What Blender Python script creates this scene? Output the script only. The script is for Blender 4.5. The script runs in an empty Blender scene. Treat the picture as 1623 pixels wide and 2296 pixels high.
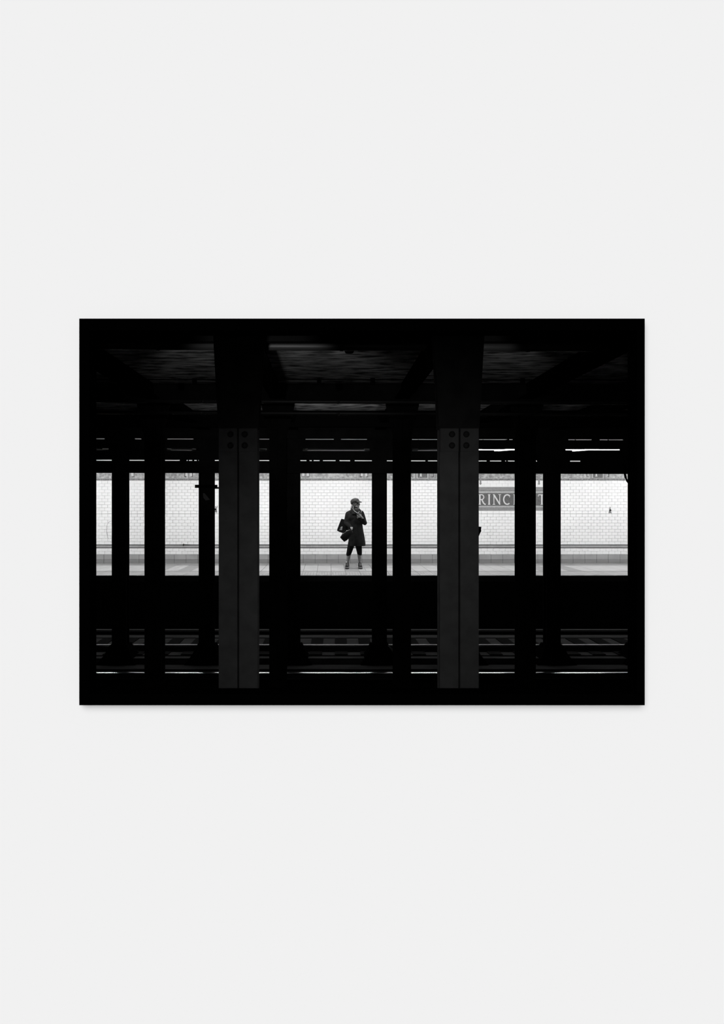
import bpy, bmesh, math, random
from mathutils import Vector, Matrix, noise
random.seed(7)
PI = math.pi
SC = bpy.context.scene
COL = SC.collection

# ---------------------------------------------------------------- camera, world, sun, exposure
# The camera looks along +Y.  1623 x 2296 frame, focal length 1600 px, lens shifted (view camera).
F, VX, HY, EYE = 1600.0, 736.0, 1125.0, 1.605
cd = bpy.data.cameras.new('camera')
cam = bpy.data.objects.new('camera', cd)
COL.objects.link(cam)
cam.location = (0, 0, EYE)
cam.rotation_euler = (PI / 2, 0, 0)
cd.sensor_fit = 'VERTICAL'
cd.sensor_height = 24.0
cd.sensor_width = 24.0
cd.lens = F / 2296.0 * 24.0
cd.shift_x = (811.5 - VX) / 2296.0
cd.shift_y = -(1148.0 - HY) / 2296.0
cd.clip_start = 0.05
cd.clip_end = 100
SC.camera = cam

w = bpy.data.worlds.new('world')
SC.world = w
w.use_nodes = True
w.node_tree.nodes['Background'].inputs[0].default_value = (1, 1, 1, 1)
w.node_tree.nodes['Background'].inputs[1].default_value = 0.10

sd = bpy.data.lights.new('soft_sun', 'SUN')
sd.energy = 3.17
sd.angle = math.radians(69)
sun = bpy.data.objects.new('soft_sun', sd)
COL.objects.link(sun)
sun.location = (-3, -3, 6)
sun.rotation_euler = Vector((0.21, 1.0, -0.39)).to_track_quat('-Z', 'Y').to_euler()

LAMP_W = 51.0         # each platform fixture
SC.view_settings.view_transform = 'Standard'
SC.view_settings.look = 'None'
SC.view_settings.exposure = 0.0
SC.view_settings.gamma = 1.0
SC.view_settings.use_curve_mapping = False


def X(px, d): return (px - VX) * d / F
def Z(py, d): return EYE - (py - HY) * d / F


# ---------------------------------------------------------------- materials
def srgb(v):
    v = v / 255.0
    return v / 12.92 if v <= 0.04045 else ((v + 0.055) / 1.055) ** 2.4


def mat(name, g, rough=0.6, spec=0.5, g2=None, scale=6.0, stretch=(1, 1, 1), bump=0.0, metal=0.0, lo=0.35, hi=0.65, detail=6):
    m = bpy.data.materials.new(name)
    m.use_nodes = True
    nt = m.node_tree
    b = nt.nodes['Principled BSDF']
    b.inputs['Base Color'].default_value = (g, g, g, 1)
    b.inputs['Roughness'].default_value = rough
    b.inputs['Specular IOR Level'].default_value = spec
    b.inputs['Metallic'].default_value = metal
    if g2 is not None or bump:
        tc = nt.nodes.new('ShaderNodeTexCoord')
        mp = nt.nodes.new('ShaderNodeMapping')
        mp.inputs['Scale'].default_value = stretch
        nz = nt.nodes.new('ShaderNodeTexNoise')
        nz.inputs['Scale'].default_value = scale
        nz.inputs['Detail'].default_value = detail
        geo = nt.nodes.new('ShaderNodeNewGeometry')
        nt.links.new(geo.outputs['Position'], mp.inputs['Vector'])
        nt.links.new(mp.outputs['Vector'], nz.inputs['Vector'])
        nt.nodes.remove(tc)
        if g2 is not None:
            r = nt.nodes.new('ShaderNodeValToRGB')
            r.color_ramp.elements[0].position = lo
            r.color_ramp.elements[1].position = hi
            r.color_ramp.elements[0].color = (g, g, g, 1)
            r.color_ramp.elements[1].color = (g2, g2, g2, 1)
            nt.links.new(nz.outputs['Fac'], r.inputs['Fac'])
            nt.links.new(r.outputs['Color'], b.inputs['Base Color'])
        if bump:
            bp = nt.nodes.new('ShaderNodeBump')
            bp.inputs['Strength'].default_value = bump
            bp.inputs['Distance'].default_value = 0.02
            nt.links.new(nz.outputs['Fac'], bp.inputs['Height'])
            nt.links.new(bp.outputs['Normal'], b.inputs['Normal'])
    return m


def emit(name, s):
    m = bpy.data.materials.new(name)
    m.use_nodes = True
    b = m.node_tree.nodes['Principled BSDF']
    b.inputs['Base Color'].default_value = (.8, .8, .8, 1)
    b.inputs['Emission Color'].default_value = (1, 1, 1, 1)
    b.inputs['Emission Strength'].default_value = s
    return m


M = {}
M['gallery'] = mat('gallery_white', 0.86, 0.9, 0.0)
M['frame'] = mat('matt_black_frame', 0.0003, 1.0, 0.0)
M['steel_lit'] = mat('lit_painted_steel', 0.056, 0.75, 0.12, g2=0.072, scale=9, bump=0.15)
M['steel_hi'] = mat('shaded_steel', 0.012, 0.8, 0.1, g2=0.02, scale=9)  # darker copy of the near column steel, paints shade onto the upper part
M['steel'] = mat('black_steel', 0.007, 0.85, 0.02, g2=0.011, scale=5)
M['steel_rivet'] = mat('rivet_steel', 0.018, 0.7, 0.15)
M['black'] = mat('black_soot', 0.003, 0.95, 0.0)
M['ceiling'] = mat('sooty_plaster', 0.06, 0.9, 0.1, g2=0.62, scale=4.2, stretch=(1.0, 2.6, 1), bump=0.6, lo=0.36, hi=0.66, detail=9)
M['plat_ceiling'] = mat('platform_ceiling_paint', 0.55, 0.8, 0.2)
M['track_floor'] = mat('track_dirt', 0.006, 0.95, 0.05, g2=0.012, scale=8)
M['track_conc'] = mat('oily_concrete', 0.022, 0.9, 0.1, g2=0.045, scale=4, stretch=(.5, 3, 1))
M['tie'] = mat('oily_timber', 0.003, 0.9, 0.05)
M['rail'] = mat('rail_side_steel', 0.02, 0.6, 0.2)
M['rail_top'] = mat('polished_rail_head', 0.85, 0.13, 0.5, metal=1.0)
M['rail_top2'] = mat('dull_rail_head', 0.32, 0.30, 0.5, metal=1.0)
M['plat_face'] = mat('platform_face', 0.012, 0.9, 0.05)
M['plat_edge'] = mat('rubbing_board', 0.03, 0.9, 0.05)
M['tile'] = mat('white_glazed_tile', 0.84, 0.28, 0.4, g2=0.88, scale=1.5)
M['grout'] = mat('tile_grout', 0.84, 0.9, 0.1, g2=0.26, scale=0.9, lo=0.50, hi=0.70, detail=5)
M['border'] = mat('grey_border_tile', 0.33, 0.4, 0.3, g2=0.39, scale=5)
M['border_line'] = mat('dark_mosaic_line', 0.02, 0.5, 0.3)
M['base'] = mat('grey_base_tile', 0.33, 0.45, 0.3, g2=0.40, scale=3)
M['cove'] = mat('dirty_grey_cove_tile', 0.23, 0.5, 0.3, g2=0.29, scale=3, stretch=(.4, 1, 3))
M['joint'] = mat('dark_joint', 0.12, 0.9, 0.1)
M['frieze'] = mat('mottled_mosaic', 0.22, 0.4, 0.3, g2=0.50, scale=16, detail=5)
M['frieze_dark'] = mat('dark_mosaic_border', 0.10, 0.4, 0.3, g2=0.30, scale=22, stretch=(1, 1, 2), detail=3)
M['mosaic_dark'] = mat('slate_mosaic', 0.10, 0.4, 0.3, g2=0.14, scale=30)
M['mosaic_mid'] = mat('grey_mosaic', 0.23, 0.4, 0.3, g2=0.28, scale=30)
M['mosaic_light'] = mat('pale_mosaic', 0.36, 0.4, 0.3, g2=0.44, scale=30)
M['letter'] = mat('cream_mosaic', 0.62, 0.4, 0.3)
M['floor_l'] = mat('light_floor_tile', 0.42, 0.5, 0.3, g2=0.48, scale=4, stretch=(1, .5, 1))
M['floor_d'] = mat('grey_floor_tile', 0.27, 0.5, 0.3, g2=0.32, scale=4)
M['floor_g'] = mat('gutter_floor_tile', 0.22, 0.5, 0.3, g2=0.27, scale=4)
M['tactile'] = mat('tactile_strip', 0.40, 0.6, 0.3, g2=0.48, scale=5)
M['upper'] = mat('white_upper_wall', 0.80, 0.6, 0.2)
M['pipe'] = mat('painted_pipe', 0.015, 0.5, 0.25)
M['housing'] = mat('grey_fixture_housing', 0.30, 0.5, 0.3)
M['tube'] = emit('glowing_tube', 4.0)
M['tube_dim'] = emit('dim_tube', 0.5)
M['coat'] = mat('black_wool_coat', 0.007, 0.85, 0.12, g2=0.014, scale=12, bump=0.3)
M['leggings'] = mat('black_leggings', 0.006, 0.9, 0.1)
M['capm'] = mat('charcoal_felt', 0.030, 0.85, 0.15, g2=0.045, scale=14)
M['skin'] = mat('skin', 0.21, 0.5, 0.3)
M['hair'] = mat('pale_hair', 0.36, 0.5, 0.3, g2=0.22, scale=60, stretch=(6, 6, 1))
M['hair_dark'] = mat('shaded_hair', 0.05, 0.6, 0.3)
M['collar'] = mat('white_collar', 0.40, 0.7, 0.2)
M['glasses'] = mat('dark_lens', 0.004, 0.2, 0.5)
M['leather'] = mat('black_leather', 0.004, 0.6, 0.12)
M['tote'] = mat('black_canvas', 0.008, 0.8, 0.1)
M['print'] = mat('white_print', 0.45, 0.7, 0.1, g2=0.12, scale=24)
M['metalbit'] = mat('chrome_bit', 0.7, 0.25, 0.5, metal=1.0)
M['shoe'] = mat('grey_mesh_sneaker', 0.02, 0.7, 0.2, g2=0.06, scale=50)
M['sole'] = mat('pale_rubber_sole', 0.32, 0.6, 0.3)
M['sole_dark'] = mat('black_rubber', 0.01, 0.7, 0.2)
M['sock'] = mat('white_sock', 0.7, 0.8, 0.1)
M['paper_grey'] = mat('grey_paper', 0.20, 0.8, 0.1)
M['paper_dark'] = mat('black_ink', 0.01, 0.8, 0.1)
M['phone'] = mat('phone_glass', 0.02, 0.2, 0.5)
M['worn'] = mat('worn_label_paper', 0.10, 0.8, 0.1)
M['wood'] = mat('grey_weathered_board', 0.16, 0.8, 0.1)


# ---------------------------------------------------------------- mesh helpers
def box(bm, x0, x1, y0, y1, z0, z1):
    v = [bm.verts.new(p) for p in ((x0, y0, z0), (x1, y0, z0), (x1, y1, z0), (x0, y1, z0),
                                   (x0, y0, z1), (x1, y0, z1), (x1, y1, z1), (x0, y1, z1))]
    for f in ((0, 3, 2, 1), (4, 5, 6, 7), (0, 1, 5, 4), (1, 2, 6, 5), (2, 3, 7, 6), (3, 0, 4, 7)):
        bm.faces.new([v[i] for i in f])
    return v


def prism(bm, pts, y0, y1):
    """polygon in the XZ plane given as (x, z), extruded from y0 to y1"""
    n = len(pts)
    a = [bm.verts.new((p[0], y0, p[1])) for p in pts]
    b = [bm.verts.new((p[0], y1, p[1])) for p in pts]
    bm.faces.new(a)
    bm.faces.new(list(reversed(b)))
    for i in range(n):
        j = (i + 1) % n
        bm.faces.new((a[j], a[i], b[i], b[j]))


def rings(bm, rs, close=True):
    """loft a list of rings (lists of points)"""
    vs = [[bm.verts.new(p) for p in r] for r in rs]
    n = len(rs[0])
    for k in range(len(vs) - 1):
        for i in range(n):
            j = (i + 1) % n
            bm.faces.new((vs[k][i], vs[k][j], vs[k + 1][j], vs[k + 1][i]))
    if close:
        bm.faces.new(list(reversed(vs[0])))
        bm.faces.new(vs[-1])


def frame_of(d):
    d = d.normalized()
    up = Vector((0, 0, 1)) if abs(d.z) < 0.95 else Vector((0, 1, 0))
    a = d.cross(up).normalized()
    return a, a.cross(d).normalized()


def tube(bm, pts, r, n=10, flat=1.0):
    pts = [Vector(p) for p in pts]
    rr = r if isinstance(r, (list, tuple)) else [r] * len(pts)
    rs = []
    for i, p in enumerate(pts):
        d = (pts[min(i + 1, len(pts) - 1)] - pts[max(i - 1, 0)])
        a, b = frame_of(d)
        rs.append([p + a * math.cos(2 * PI * k / n) * rr[i] + b * math.sin(2 * PI * k / n) * rr[i] * flat for k in range(n)])
    rings(bm, rs)


def capsule(bm, p0, p1, r0, r1, n=14, flat=1.0):
    p0, p1 = Vector(p0), Vector(p1)
    d = (p1 - p0).normalized()
    pts, rr = [], []
    for k in range(5):
        a = PI / 2 * (1 - k / 4)
        pts.append(p0 - d * r0 * math.sin(a)); rr.append(max(r0 * math.cos(a), r0 * 0.06))
    for k in range(5):
        a = PI / 2 * k / 4
        pts.append(p1 + d * r1 * math.sin(a)); rr.append(max(r1 * math.cos(a), r1 * 0.06))
    a_, b_ = frame_of(d)
    rs = [[p + a_ * math.cos(2 * PI * k / n) * r + b_ * math.sin(2 * PI * k / n) * r * flat for k in range(n)] for p, r in zip(pts, rr)]
    rings(bm, rs)


def ball(bm, c, r, rot=None, sub=3):
    m = Matrix.Translation(Vector(c))
    if rot: m = m @ rot
    r = r if isinstance(r, (list, tuple)) else (r, r, r)
    m = m @ Matrix.Diagonal((r[0], r[1], r[2], 1))
    bmesh.ops.create_icosphere(bm, subdivisions=sub, radius=1, matrix=m)


def link_mesh(name, bm, m, parent=None, smooth=False):
    me = bpy.data.meshes.new(name)
    bmesh.ops.recalc_face_normals(bm, faces=bm.faces)
    bm.to_mesh(me)
    bm.free()
    if smooth:
        for p in me.polygons: p.use_smooth = True
    me.materials.append(m)
    o = bpy.data.objects.new(name, me)
    COL.objects.link(o)
    o.parent = parent
    return o


def fuse(name, bm, m, parent=None, voxel=0.006, smooth=4):
    """one continuous skin over overlapping closed shapes"""
    o = link_mesh(name, bm, m, None)
    md = o.modifiers.new('r', 'REMESH'); md.mode = 'VOXEL'; md.voxel_size = voxel; md.use_smooth_shade = True
    if smooth:
        s = o.modifiers.new('s', 'SMOOTH'); s.factor = 0.6; s.iterations = smooth
    dg = bpy.context.evaluated_depsgraph_get()
    me = bpy.data.meshes.new_from_object(o.evaluated_get(dg))
    o.modifiers.clear()
    o.data = me
    me.name = name
    me.materials.clear(); me.materials.append(m)
    for p in me.polygons: p.use_smooth = True
    o.parent = parent
    return o


def tag(o, label=None, cat=None, group=None, kind=None):
    if label: o['label'] = label
    if cat: o['category'] = cat
    if group: o['group'] = group
    if kind: o['kind'] = kind
    return o


def empty(name, loc, label, cat, group=None, kind=None):
    o = bpy.data.objects.new(name, None)
    COL.objects.link(o)
    o.location = loc
    o.empty_display_size = 0.1
    return tag(o, label, cat, group, kind)


def B(name, m, parent, *boxes):
    bm = bmesh.new()
    for b in boxes: box(bm, *b)
    return link_mesh(name, bm, m, parent)


# ---------------------------------------------------------------- room in front: pale wall with the framed opening
XL, XR = -11.0, 12.5                 # station length
YB = 18.60                           # tiled wall
YC3, YC2, YC1 = 12.54, 8.79, 4.91    # column rows (front faces)
YE = 15.56                           # platform edge
ZT = -1.25                           # track floor
ZC = 3.05                            # ceiling
YW0, YW1 = 2.00, 2.04                # the pale wall
S2 = F / YW1
ox0, ox1 = (216 - VX) / S2, (1407 - VX) / S2
oz1, oz0 = EYE - (753 - HY) / S2, EYE - (1543 - HY) / S2
g = 0.012
bm = bmesh.new()
box(bm, XL, ox0 - g, YW0, YW1, -1.6, 7.0)
box(bm, ox1 + g, XR, YW0, YW1, -1.6, 7.0)
box(bm, ox0 - g, ox1 + g, YW0, YW1, oz1 + g, 7.0)
box(bm, ox0 - g, ox1 + g, YW0, YW1, -1.6, oz0 - g)
wf = link_mesh('wall_front', bm, M['gallery'])
tag(wf, 'plain pale grey wall around the black framed opening', 'wall', kind='structure')

YF = 1.978
SF = F / YF
fx0, fx1 = (177.6 - VX) / SF, (1445.4 - VX) / SF
fz1, fz0 = EYE - (714.3 - HY) / SF, EYE - (1581.3 - HY) / SF
fr = empty('picture_frame', ((fx0 + fx1) / 2, YF, fz0), 'wide flat black frame around the station view on the pale wall', 'frame')
def fbox(name, x0, x1, z0, z1, y1=YW0):
    c = fr.location
    return B(name, M['frame'], fr, (x0 - c.x, x1 - c.x, 0, y1 - c.y, z0 - c.z, z1 - c.z))
fbox('frame_rail', fx0, fx1, oz1, fz1)
fbox('frame_rail', fx0, fx1, fz0, oz0)
fbox('frame_stile', fx0, ox0, oz0, oz1)
fbox('frame_stile', ox1, fx1, oz0, oz1)
c = fr.location
B('reveal_lining', M['frame'], fr,
  (ox0 - g - c.x, ox0 - c.x, YW0 - c.y, YW1 - c.y, oz0 - g - c.z, oz1 + g - c.z),
  (ox1 - c.x, ox1 + g - c.x, YW0 - c.y, YW1 - c.y, oz0 - g - c.z, oz1 + g - c.z),
  (ox0 - c.x, ox1 - c.x, YW0 - c.y, YW1 - c.y, oz1 - c.z, oz1 + g - c.z),
  (ox0 - c.x, ox1 - c.x, YW0 - c.y, YW1 - c.y, oz0 - g - c.z, oz0 - c.z))

# ---------------------------------------------------------------- station shell
tag(B('ceiling', M['ceiling'], None, (XL, XR, YW1, YE - 0.3, ZC, ZC + 0.3)), 'sooty brushed plaster ceiling above the tracks', 'ceiling', kind='structure')
tag(B('trim_1', M['plat_ceiling'], None, (XL, XR, YE - 0.3, YB + 0.3, ZC, ZC + 0.3)), 'pale painted ceiling over the far platform', 'ceiling', kind='structure')
tag(B('wall_left', M['black'], None, (XL - 0.3, XL, YW1, YB + 0.3, -1.6, ZC + 0.3)), 'black end of the tunnel on the left', 'wall', kind='structure')
tag(B('wall_right', M['black'], None, (XR, XR + 0.3, YW1, YB + 0.3, -1.6, ZC + 0.3)), 'black end of the tunnel on the right', 'wall', kind='structure')
tb = tag(B('track_bed', M['track_floor'], None, (XL, XR, YW1, YE, ZT - 0.3, ZT)), 'dark dirty floor of the track bed', 'track bed', kind='structure')
ZB = -1.13
B('track_slab', M['track_conc'], tb, (XL, XR, 12.72, 14.28, ZT, ZB))
B('concrete_strip', M['track_conc'], tb, (XL, XR, 14.30, 14.86, ZT, ZB + 0.012))
B('concrete_strip', M['track_conc'], tb, (XL, XR, 12.46, 12.62, ZT, ZB))
B('concrete_strip', M['track_conc'], tb, (XL, XR, 12.05, 12.45, ZT, ZT + 0.03))
B('dark_slab', M['black'], tb, (XL, XR, 9.2, 11.25, ZT, ZB))

# platform
pf = tag(B('floor', M['joint'], None, (XL, XR, YE + 0.03, YB, ZT, -0.012)), 'grey tiled floor of the far platform', 'floor', kind='structure')
B('platform_face', M['plat_face'], pf, (XL, XR, YE + 0.005, YE + 0.03, ZT, -0.13))
B('rubbing_board', M['plat_edge'], pf, (XL, XR, YE - 0.02, YE + 0.03, -0.13, -0.012))
B('ledge', M['track_conc'], pf, (XL, XR, YE - 0.10, YE + 0.005, Z(1412.2, YE), Z(1410.8, YE)))

P = 0.3243
rows_y = [(15.54, 15.92, 't'), (15.92, 16.26, 't'), (16.26, 16.57, 'd')]
rows_y += [(16.57 + 0.3475 * k, 16.57 + 0.3475 * (k + 1), 'b') for k in range(4)]
rows_y += [(17.96, 18.28, 'g'), (18.28, YB - 0.02, 'g')]
rest = {'l': bmesh.new(), 'd': bmesh.new()}
nind = 0
mesh_cache = {}
def slab(w_, d_, m):
    key = (round(w_, 4), round(d_, 4), m.name)
    if key not in mesh_cache:
        b_ = bmesh.new()
        e, q = 0.003, 0.002
        v = box(b_, -w_ / 2 + q, w_ / 2 - q, -d_ / 2 + q, d_ / 2 - q, -0.012, 0)
        for i in (4, 5, 6, 7):
            v[i].co.x *= 1 - 2 * e / w_; v[i].co.y *= 1 - 2 * e / d_
        me = bpy.data.meshes.new('floor_tile'); b_.to_mesh(me); b_.free(); me.materials.append(m)
        mesh_cache[key] = me
    return mesh_cache[key]
for k in range(int((XL - 0.39) / P) + 1, int((XR - 0.39) / P) - 1):
    x0, x1 = 0.39 + k * P, 0.39 + (k + 1) * P
    kk = k % 14
    for (y0, y1, t) in rows_y:
        if t == 'b':
            light = kk not in (0, 2)
        else:
            light = False
        m = M['tactile'] if t == 't' else M['floor_g'] if t == 'g' else M['floor_l'] if (t == 'b' and light) else M['floor_d']
        halves = [(x0, x1)] if not (kk == 1 and t == 'b') else [(x0, (x0 + x1) / 2), ((x0 + x1) / 2, x1)]
        for (a, b_) in halves:
            vis = (a - 0) * F / y0 + VX > 216 and (b_) * F / y0 + VX < 1410
            if vis and nind < 300 and t in 'tdbg' and not (t == 'g' and y0 > 18.1):
                o = bpy.data.objects.new('floor_tile', slab(b_ - a, y1 - y0, m))
                COL.objects.link(o); o.parent = pf
                o.location = ((a + b_) / 2, (y0 + y1) / 2, random.uniform(-0.0008, 0.0008))
                nind += 1
            else:
                key = 'l' if m in (M['floor_l'], M['tactile']) else 'd'
                box(rest[key], a + .003, b_ - .003, y0 + .003, y1 - .003, -0.012, 0)
tag(link_mesh('distant_floor_tiles', rest['l'], M['floor_l'], pf), kind='stuff')
tag(link_mesh('distant_floor_tiles', rest['d'], M['floor_d'], pf), kind='stuff')
bm = bmesh.new()
yy = 15.62
while yy < 16.24:
    xx = -5.6
    while xx < 7.4:
        rs = [[(xx + r * math.cos(a * PI / 3), yy + r * math.sin(a * PI / 3), z) for a in range(6)] for r, z in ((0.013, 0), (0.009, 0.0025))]
        rings(bm, rs)
        xx += 0.062
    yy += 0.062
tag(link_mesh('tactile_studs', bm, M['tactile'], pf), kind='stuff')

# ---------------------------------------------------------------- tiled back wall
wb = tag(B('wall_back', M['grout'], None, (XL, XR, YB + 0.004, YB + 0.3, -0.012, ZC)), 'white glazed subway tile wall behind the far platform', 'wall', kind='structure')
zb0, zb1, zw1, zbd1, zt1 = 0.105, 0.233, 0.396, 0.489, 2.157
B('upper_wall', M['upper'], wb, (XL, XR, YB - 0.004, YB + 0.004, 2.52, ZC))
B('mosaic_frieze', M['frieze'], wb, (XL, XR, YB - 0.006, YB + 0.004, Z(1072.5, YB), 2.50))
B('mosaic_border', M['frieze_dark'], wb, (XL, XR, YB - 0.007, YB + 0.004, Z(1077.3, YB), Z(1072.5, YB)))
B('frieze_line', M['mosaic_light'], wb, (XL, XR, YB - 0.009, YB - 0.006, Z(1073.2, YB), Z(1072.4, YB)))
B('border_line', M['border_line'], wb, (XL, XR, YB - 0.008, YB + 0.004, zw1, zw1 + 0.016))
B('border_line', M['border_line'], wb, (XL, XR, YB - 0.008, YB + 0.004, zbd1 - 0.016, zbd1))
bm = bmesh.new()
x = XL
tl = []
while x < XR:
    tl.append((x + .0015, x + .1515)); x += 0.153
for a, b_ in tl: box(bm, a, b_, YB - 0.006, YB + 0.004, zw1 + 0.017, zbd1 - 0.017)
tag(link_mesh('border_tiles', bm, M['border'], wb), kind='stuff')

TP = 0.1545
G = 0.0015
zrows = [(1.292 + i * (zt1 - 1.292) / 11, 1.292 + (i + 1) * (zt1 - 1.292) / 11) for i in range(11)]
zrows += [(zbd1 + i * (1.290 - zbd1) / 10, zbd1 + (i + 1) * (1.290 - zbd1) / 10) for i in range(10)]
zrows += [(zb1, (zb1 + zw1) / 2), ((zb1 + zw1) / 2, zw1)]
tmesh = {}
rest_t = bmesh.new()
ni = 0
sgx0, sgx1, sgz0, sgz1 = X(1045, YB), X(1241, YB), Z(1145, YB), Z(1092, YB)
for ri, (z0, z1) in enumerate(zrows):
    x = XL + (TP / 2 if ri % 2 else 0)
    while x < XR - TP:
        a, b_ = x + G, x + TP - G
        x += TP
        if z0 < sgz1 - 0.02 and z1 > sgz0 + 0.02 and b_ > sgx0 and a < sgx1: continue
        ppx = a * F / YB + VX
        dy = random.uniform(0, 0.0015)
        if (676 < ppx < 820 or (922 < ppx < 932)) and ni < 300:
            key = round(z1 - z0, 4)
            if key not in tmesh:
                bq = bmesh.new()
                ww, hh = b_ - a, z1 - z0 - 2 * G
                v = box(bq, -ww / 2, ww / 2, -0.006, 0.004, -hh / 2, hh / 2)
                for i in (0, 1, 4, 5):
                    v[i].co.x *= 0.975; v[i].co.z *= 0.95
                bmesh.ops.recalc_face_normals(bq, faces=bq.faces)
                me = bpy.data.meshes.new('wall_tile'); bq.to_mesh(me); bq.free(); me.materials.append(M['tile'])
                tmesh[key] = me
            o = bpy.data.objects.new('wall_tile', tmesh[key]); COL.objects.link(o); o.parent = wb
            o.location = ((a + b_) / 2, YB - dy, (z0 + z1) / 2)
            ni += 1
        else:
            v = box(rest_t, a, b_, YB - 0.006 - dy, YB + 0.004, z0 + G, z1 - G)
            for i in (0, 1): v[i].co.z += 0.0018
            for i in (4, 5): v[i].co.z -= 0.0018
            for i in (0, 4): v[i].co.x += 0.0018
            for i in (1, 5): v[i].co.x -= 0.0018
tag(link_mesh('outer_wall_tiles', rest_t, M['tile'], wb), kind='stuff')
B('dark_course_joint', M['joint'], wb, (XL, XR, YB - 0.0045, YB + 0.004, 1.289, 1.2935))

# grey base course
bx = -0.651 - 0.3055 * 34
bmesh_tiles = {}
for nm, (z0, z1), mm, pr in (('base_tile', (zb0, zb1), M['base'], 0.010), ('cove_tile', (0.0, zb0), M['cove'], 0.014)):
    bq = bmesh.new()
    box(bq, 0.004, 0.3055 - 0.004, -pr, 0.004, 0.001, z1 - z0 - 0.003)
    bmesh.ops.recalc_face_normals(bq, faces=bq.faces)
    me = bpy.data.meshes.new(nm); bq.to_mesh(me); bq.free(); me.materials.append(mm)
    k = 0
    while bx + (k + 1) * 0.3055 < XR:
        xx = bx + k * 0.3055
        k += 1
        if xx < XL: continue
        o = bpy.data.objects.new(nm, me); COL.objects.link(o); o.parent = wb
        o.location = (xx, YB, z0)
B('base_joint', M['joint'], wb, (XL, XR, YB - 0.003, YB + 0.004, 0, zb1))

# frieze ornaments, one every 1.52 m
def strokes(bm, pl, w_, y0, y1):
    """a mitred ribbon along a polyline in the XZ plane, as thick as y0..y1"""
    p = []
    for q in pl:
        q = Vector(q)
        if not p or (q - p[-1]).length > 1e-5: p.append(q)
    L, Rr = [], []
    for i in range(len(p)):
        d0 = (p[i] - p[i - 1]).normalized() if i else (p[1] - p[0]).normalized()
        d1 = (p[i + 1] - p[i]).normalized() if i < len(p) - 1 else d0
        n0, n1 = Vector((-d0.y, d0.x)), Vector((-d1.y, d1.x))
        n = (n0 + n1).normalized()
        k = w_ / 2 / max(n.dot(n1), 0.5)
        L.append(p[i] + n * k); Rr.append(p[i] - n * k)
    A = [bm.verts.new((q.x, y0, q.y)) for q in L]; Bq = [bm.verts.new((q.x, y0, q.y)) for q in Rr]
    C = [bm.verts.new((q.x, y1, q.y)) for q in L]; D = [bm.verts.new((q.x, y1, q.y)) for q in Rr]
    for i in range(len(p) - 1):
        bm.faces.new((A[i], A[i + 1], Bq[i + 1], Bq[i])); bm.faces.new((C[i + 1], C[i], D[i], D[i + 1]))
        bm.faces.new((A[i + 1], A[i], C[i], C[i + 1])); bm.faces.new((Bq[i], Bq[i + 1], D[i + 1], D[i]))
    bm.faces.new((A[0], Bq[0], D[0], C[0])); bm.faces.new((A[-1], C[-1], D[-1], Bq[-1]))


def stroke_obj(name, pl, w_, y0, y1, m, par):
    bm = bmesh.new(); strokes(bm, pl, w_, y0, y1)
    return link_mesh(name, bm, m, par)

where_txt = {292: 'leftmost one', 423: 'left of the sign plate', 685: 'nearest left of the standing person', 816: 'right above the standing person'}
for px, wt in where_txt.items():
    xo = X(px, YB)
    e = empty('frieze_ornament', (xo, YB - 0.006, 2.2), 'small bracket ornament in the mosaic frieze, ' + wt, 'ornament', 'bracket ornaments in the frieze')
    zlo = Z(1069, YB) - 2.2; h = 0.28
    for s in (-1, 1):
        stroke_obj('bracket_outline', [(s * 0.055, zlo), (s * 0.10, zlo), (s * 0.10, h)], 0.013, -0.006, 0, M['border_line'] if px != 685 else M['mosaic_dark'], e)
        a, b_ = sorted((s * 0.03, s * 0.09))
        B('pale_inset', M['letter'], e, (a, b_, -0.004, 0, zlo + .02, h))
    bm = bmesh.new()
    prism(bm, [(-0.012, Z(1076, YB) - 2.2), (0.012, Z(1076, YB) - 2.2), (0.02, h), (-0.02, h)], -0.005, 0)
    link_mesh('stem', bm, M['mosaic_mid'], e)
for px, wt in ((1077, 'beside the near right column'), (1208, 'between the two dark columns at right')):
    xo = X(px, YB)
    e = empty('mosaic_pendant', (xo, YB - 0.006, 2.04), 'grey arrow-shaped mosaic pendant above the station sign, ' + wt, 'ornament', 'mosaic pendants above the station sign')
    bm = bmesh.new()
    z1 = 2.50 - 2.04; zt = Z(1087.5, YB) - 2.04; za = Z(1084.5, YB) - 2.04
    prism(bm, [(0, zt), (0.033, za), (0.020, za + .012), (0.020, z1), (-0.020, z1), (-0.020, za + .012), (-0.033, za)], -0.006, 0)
    link_mesh('pendant_body', bm, M['mosaic_mid'], e)
    for s in (-1, 1):
        stroke_obj('side_bar', [(s * 0.028, .28), (s * 0.09, .28)], 0.011, -0.005, 0, M['border_line'], e)
        stroke_obj('side_bar', [(s * 0.028, .235), (s * 0.075, .235)], 0.008, -0.005, 0, M['border_line'], e)
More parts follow.
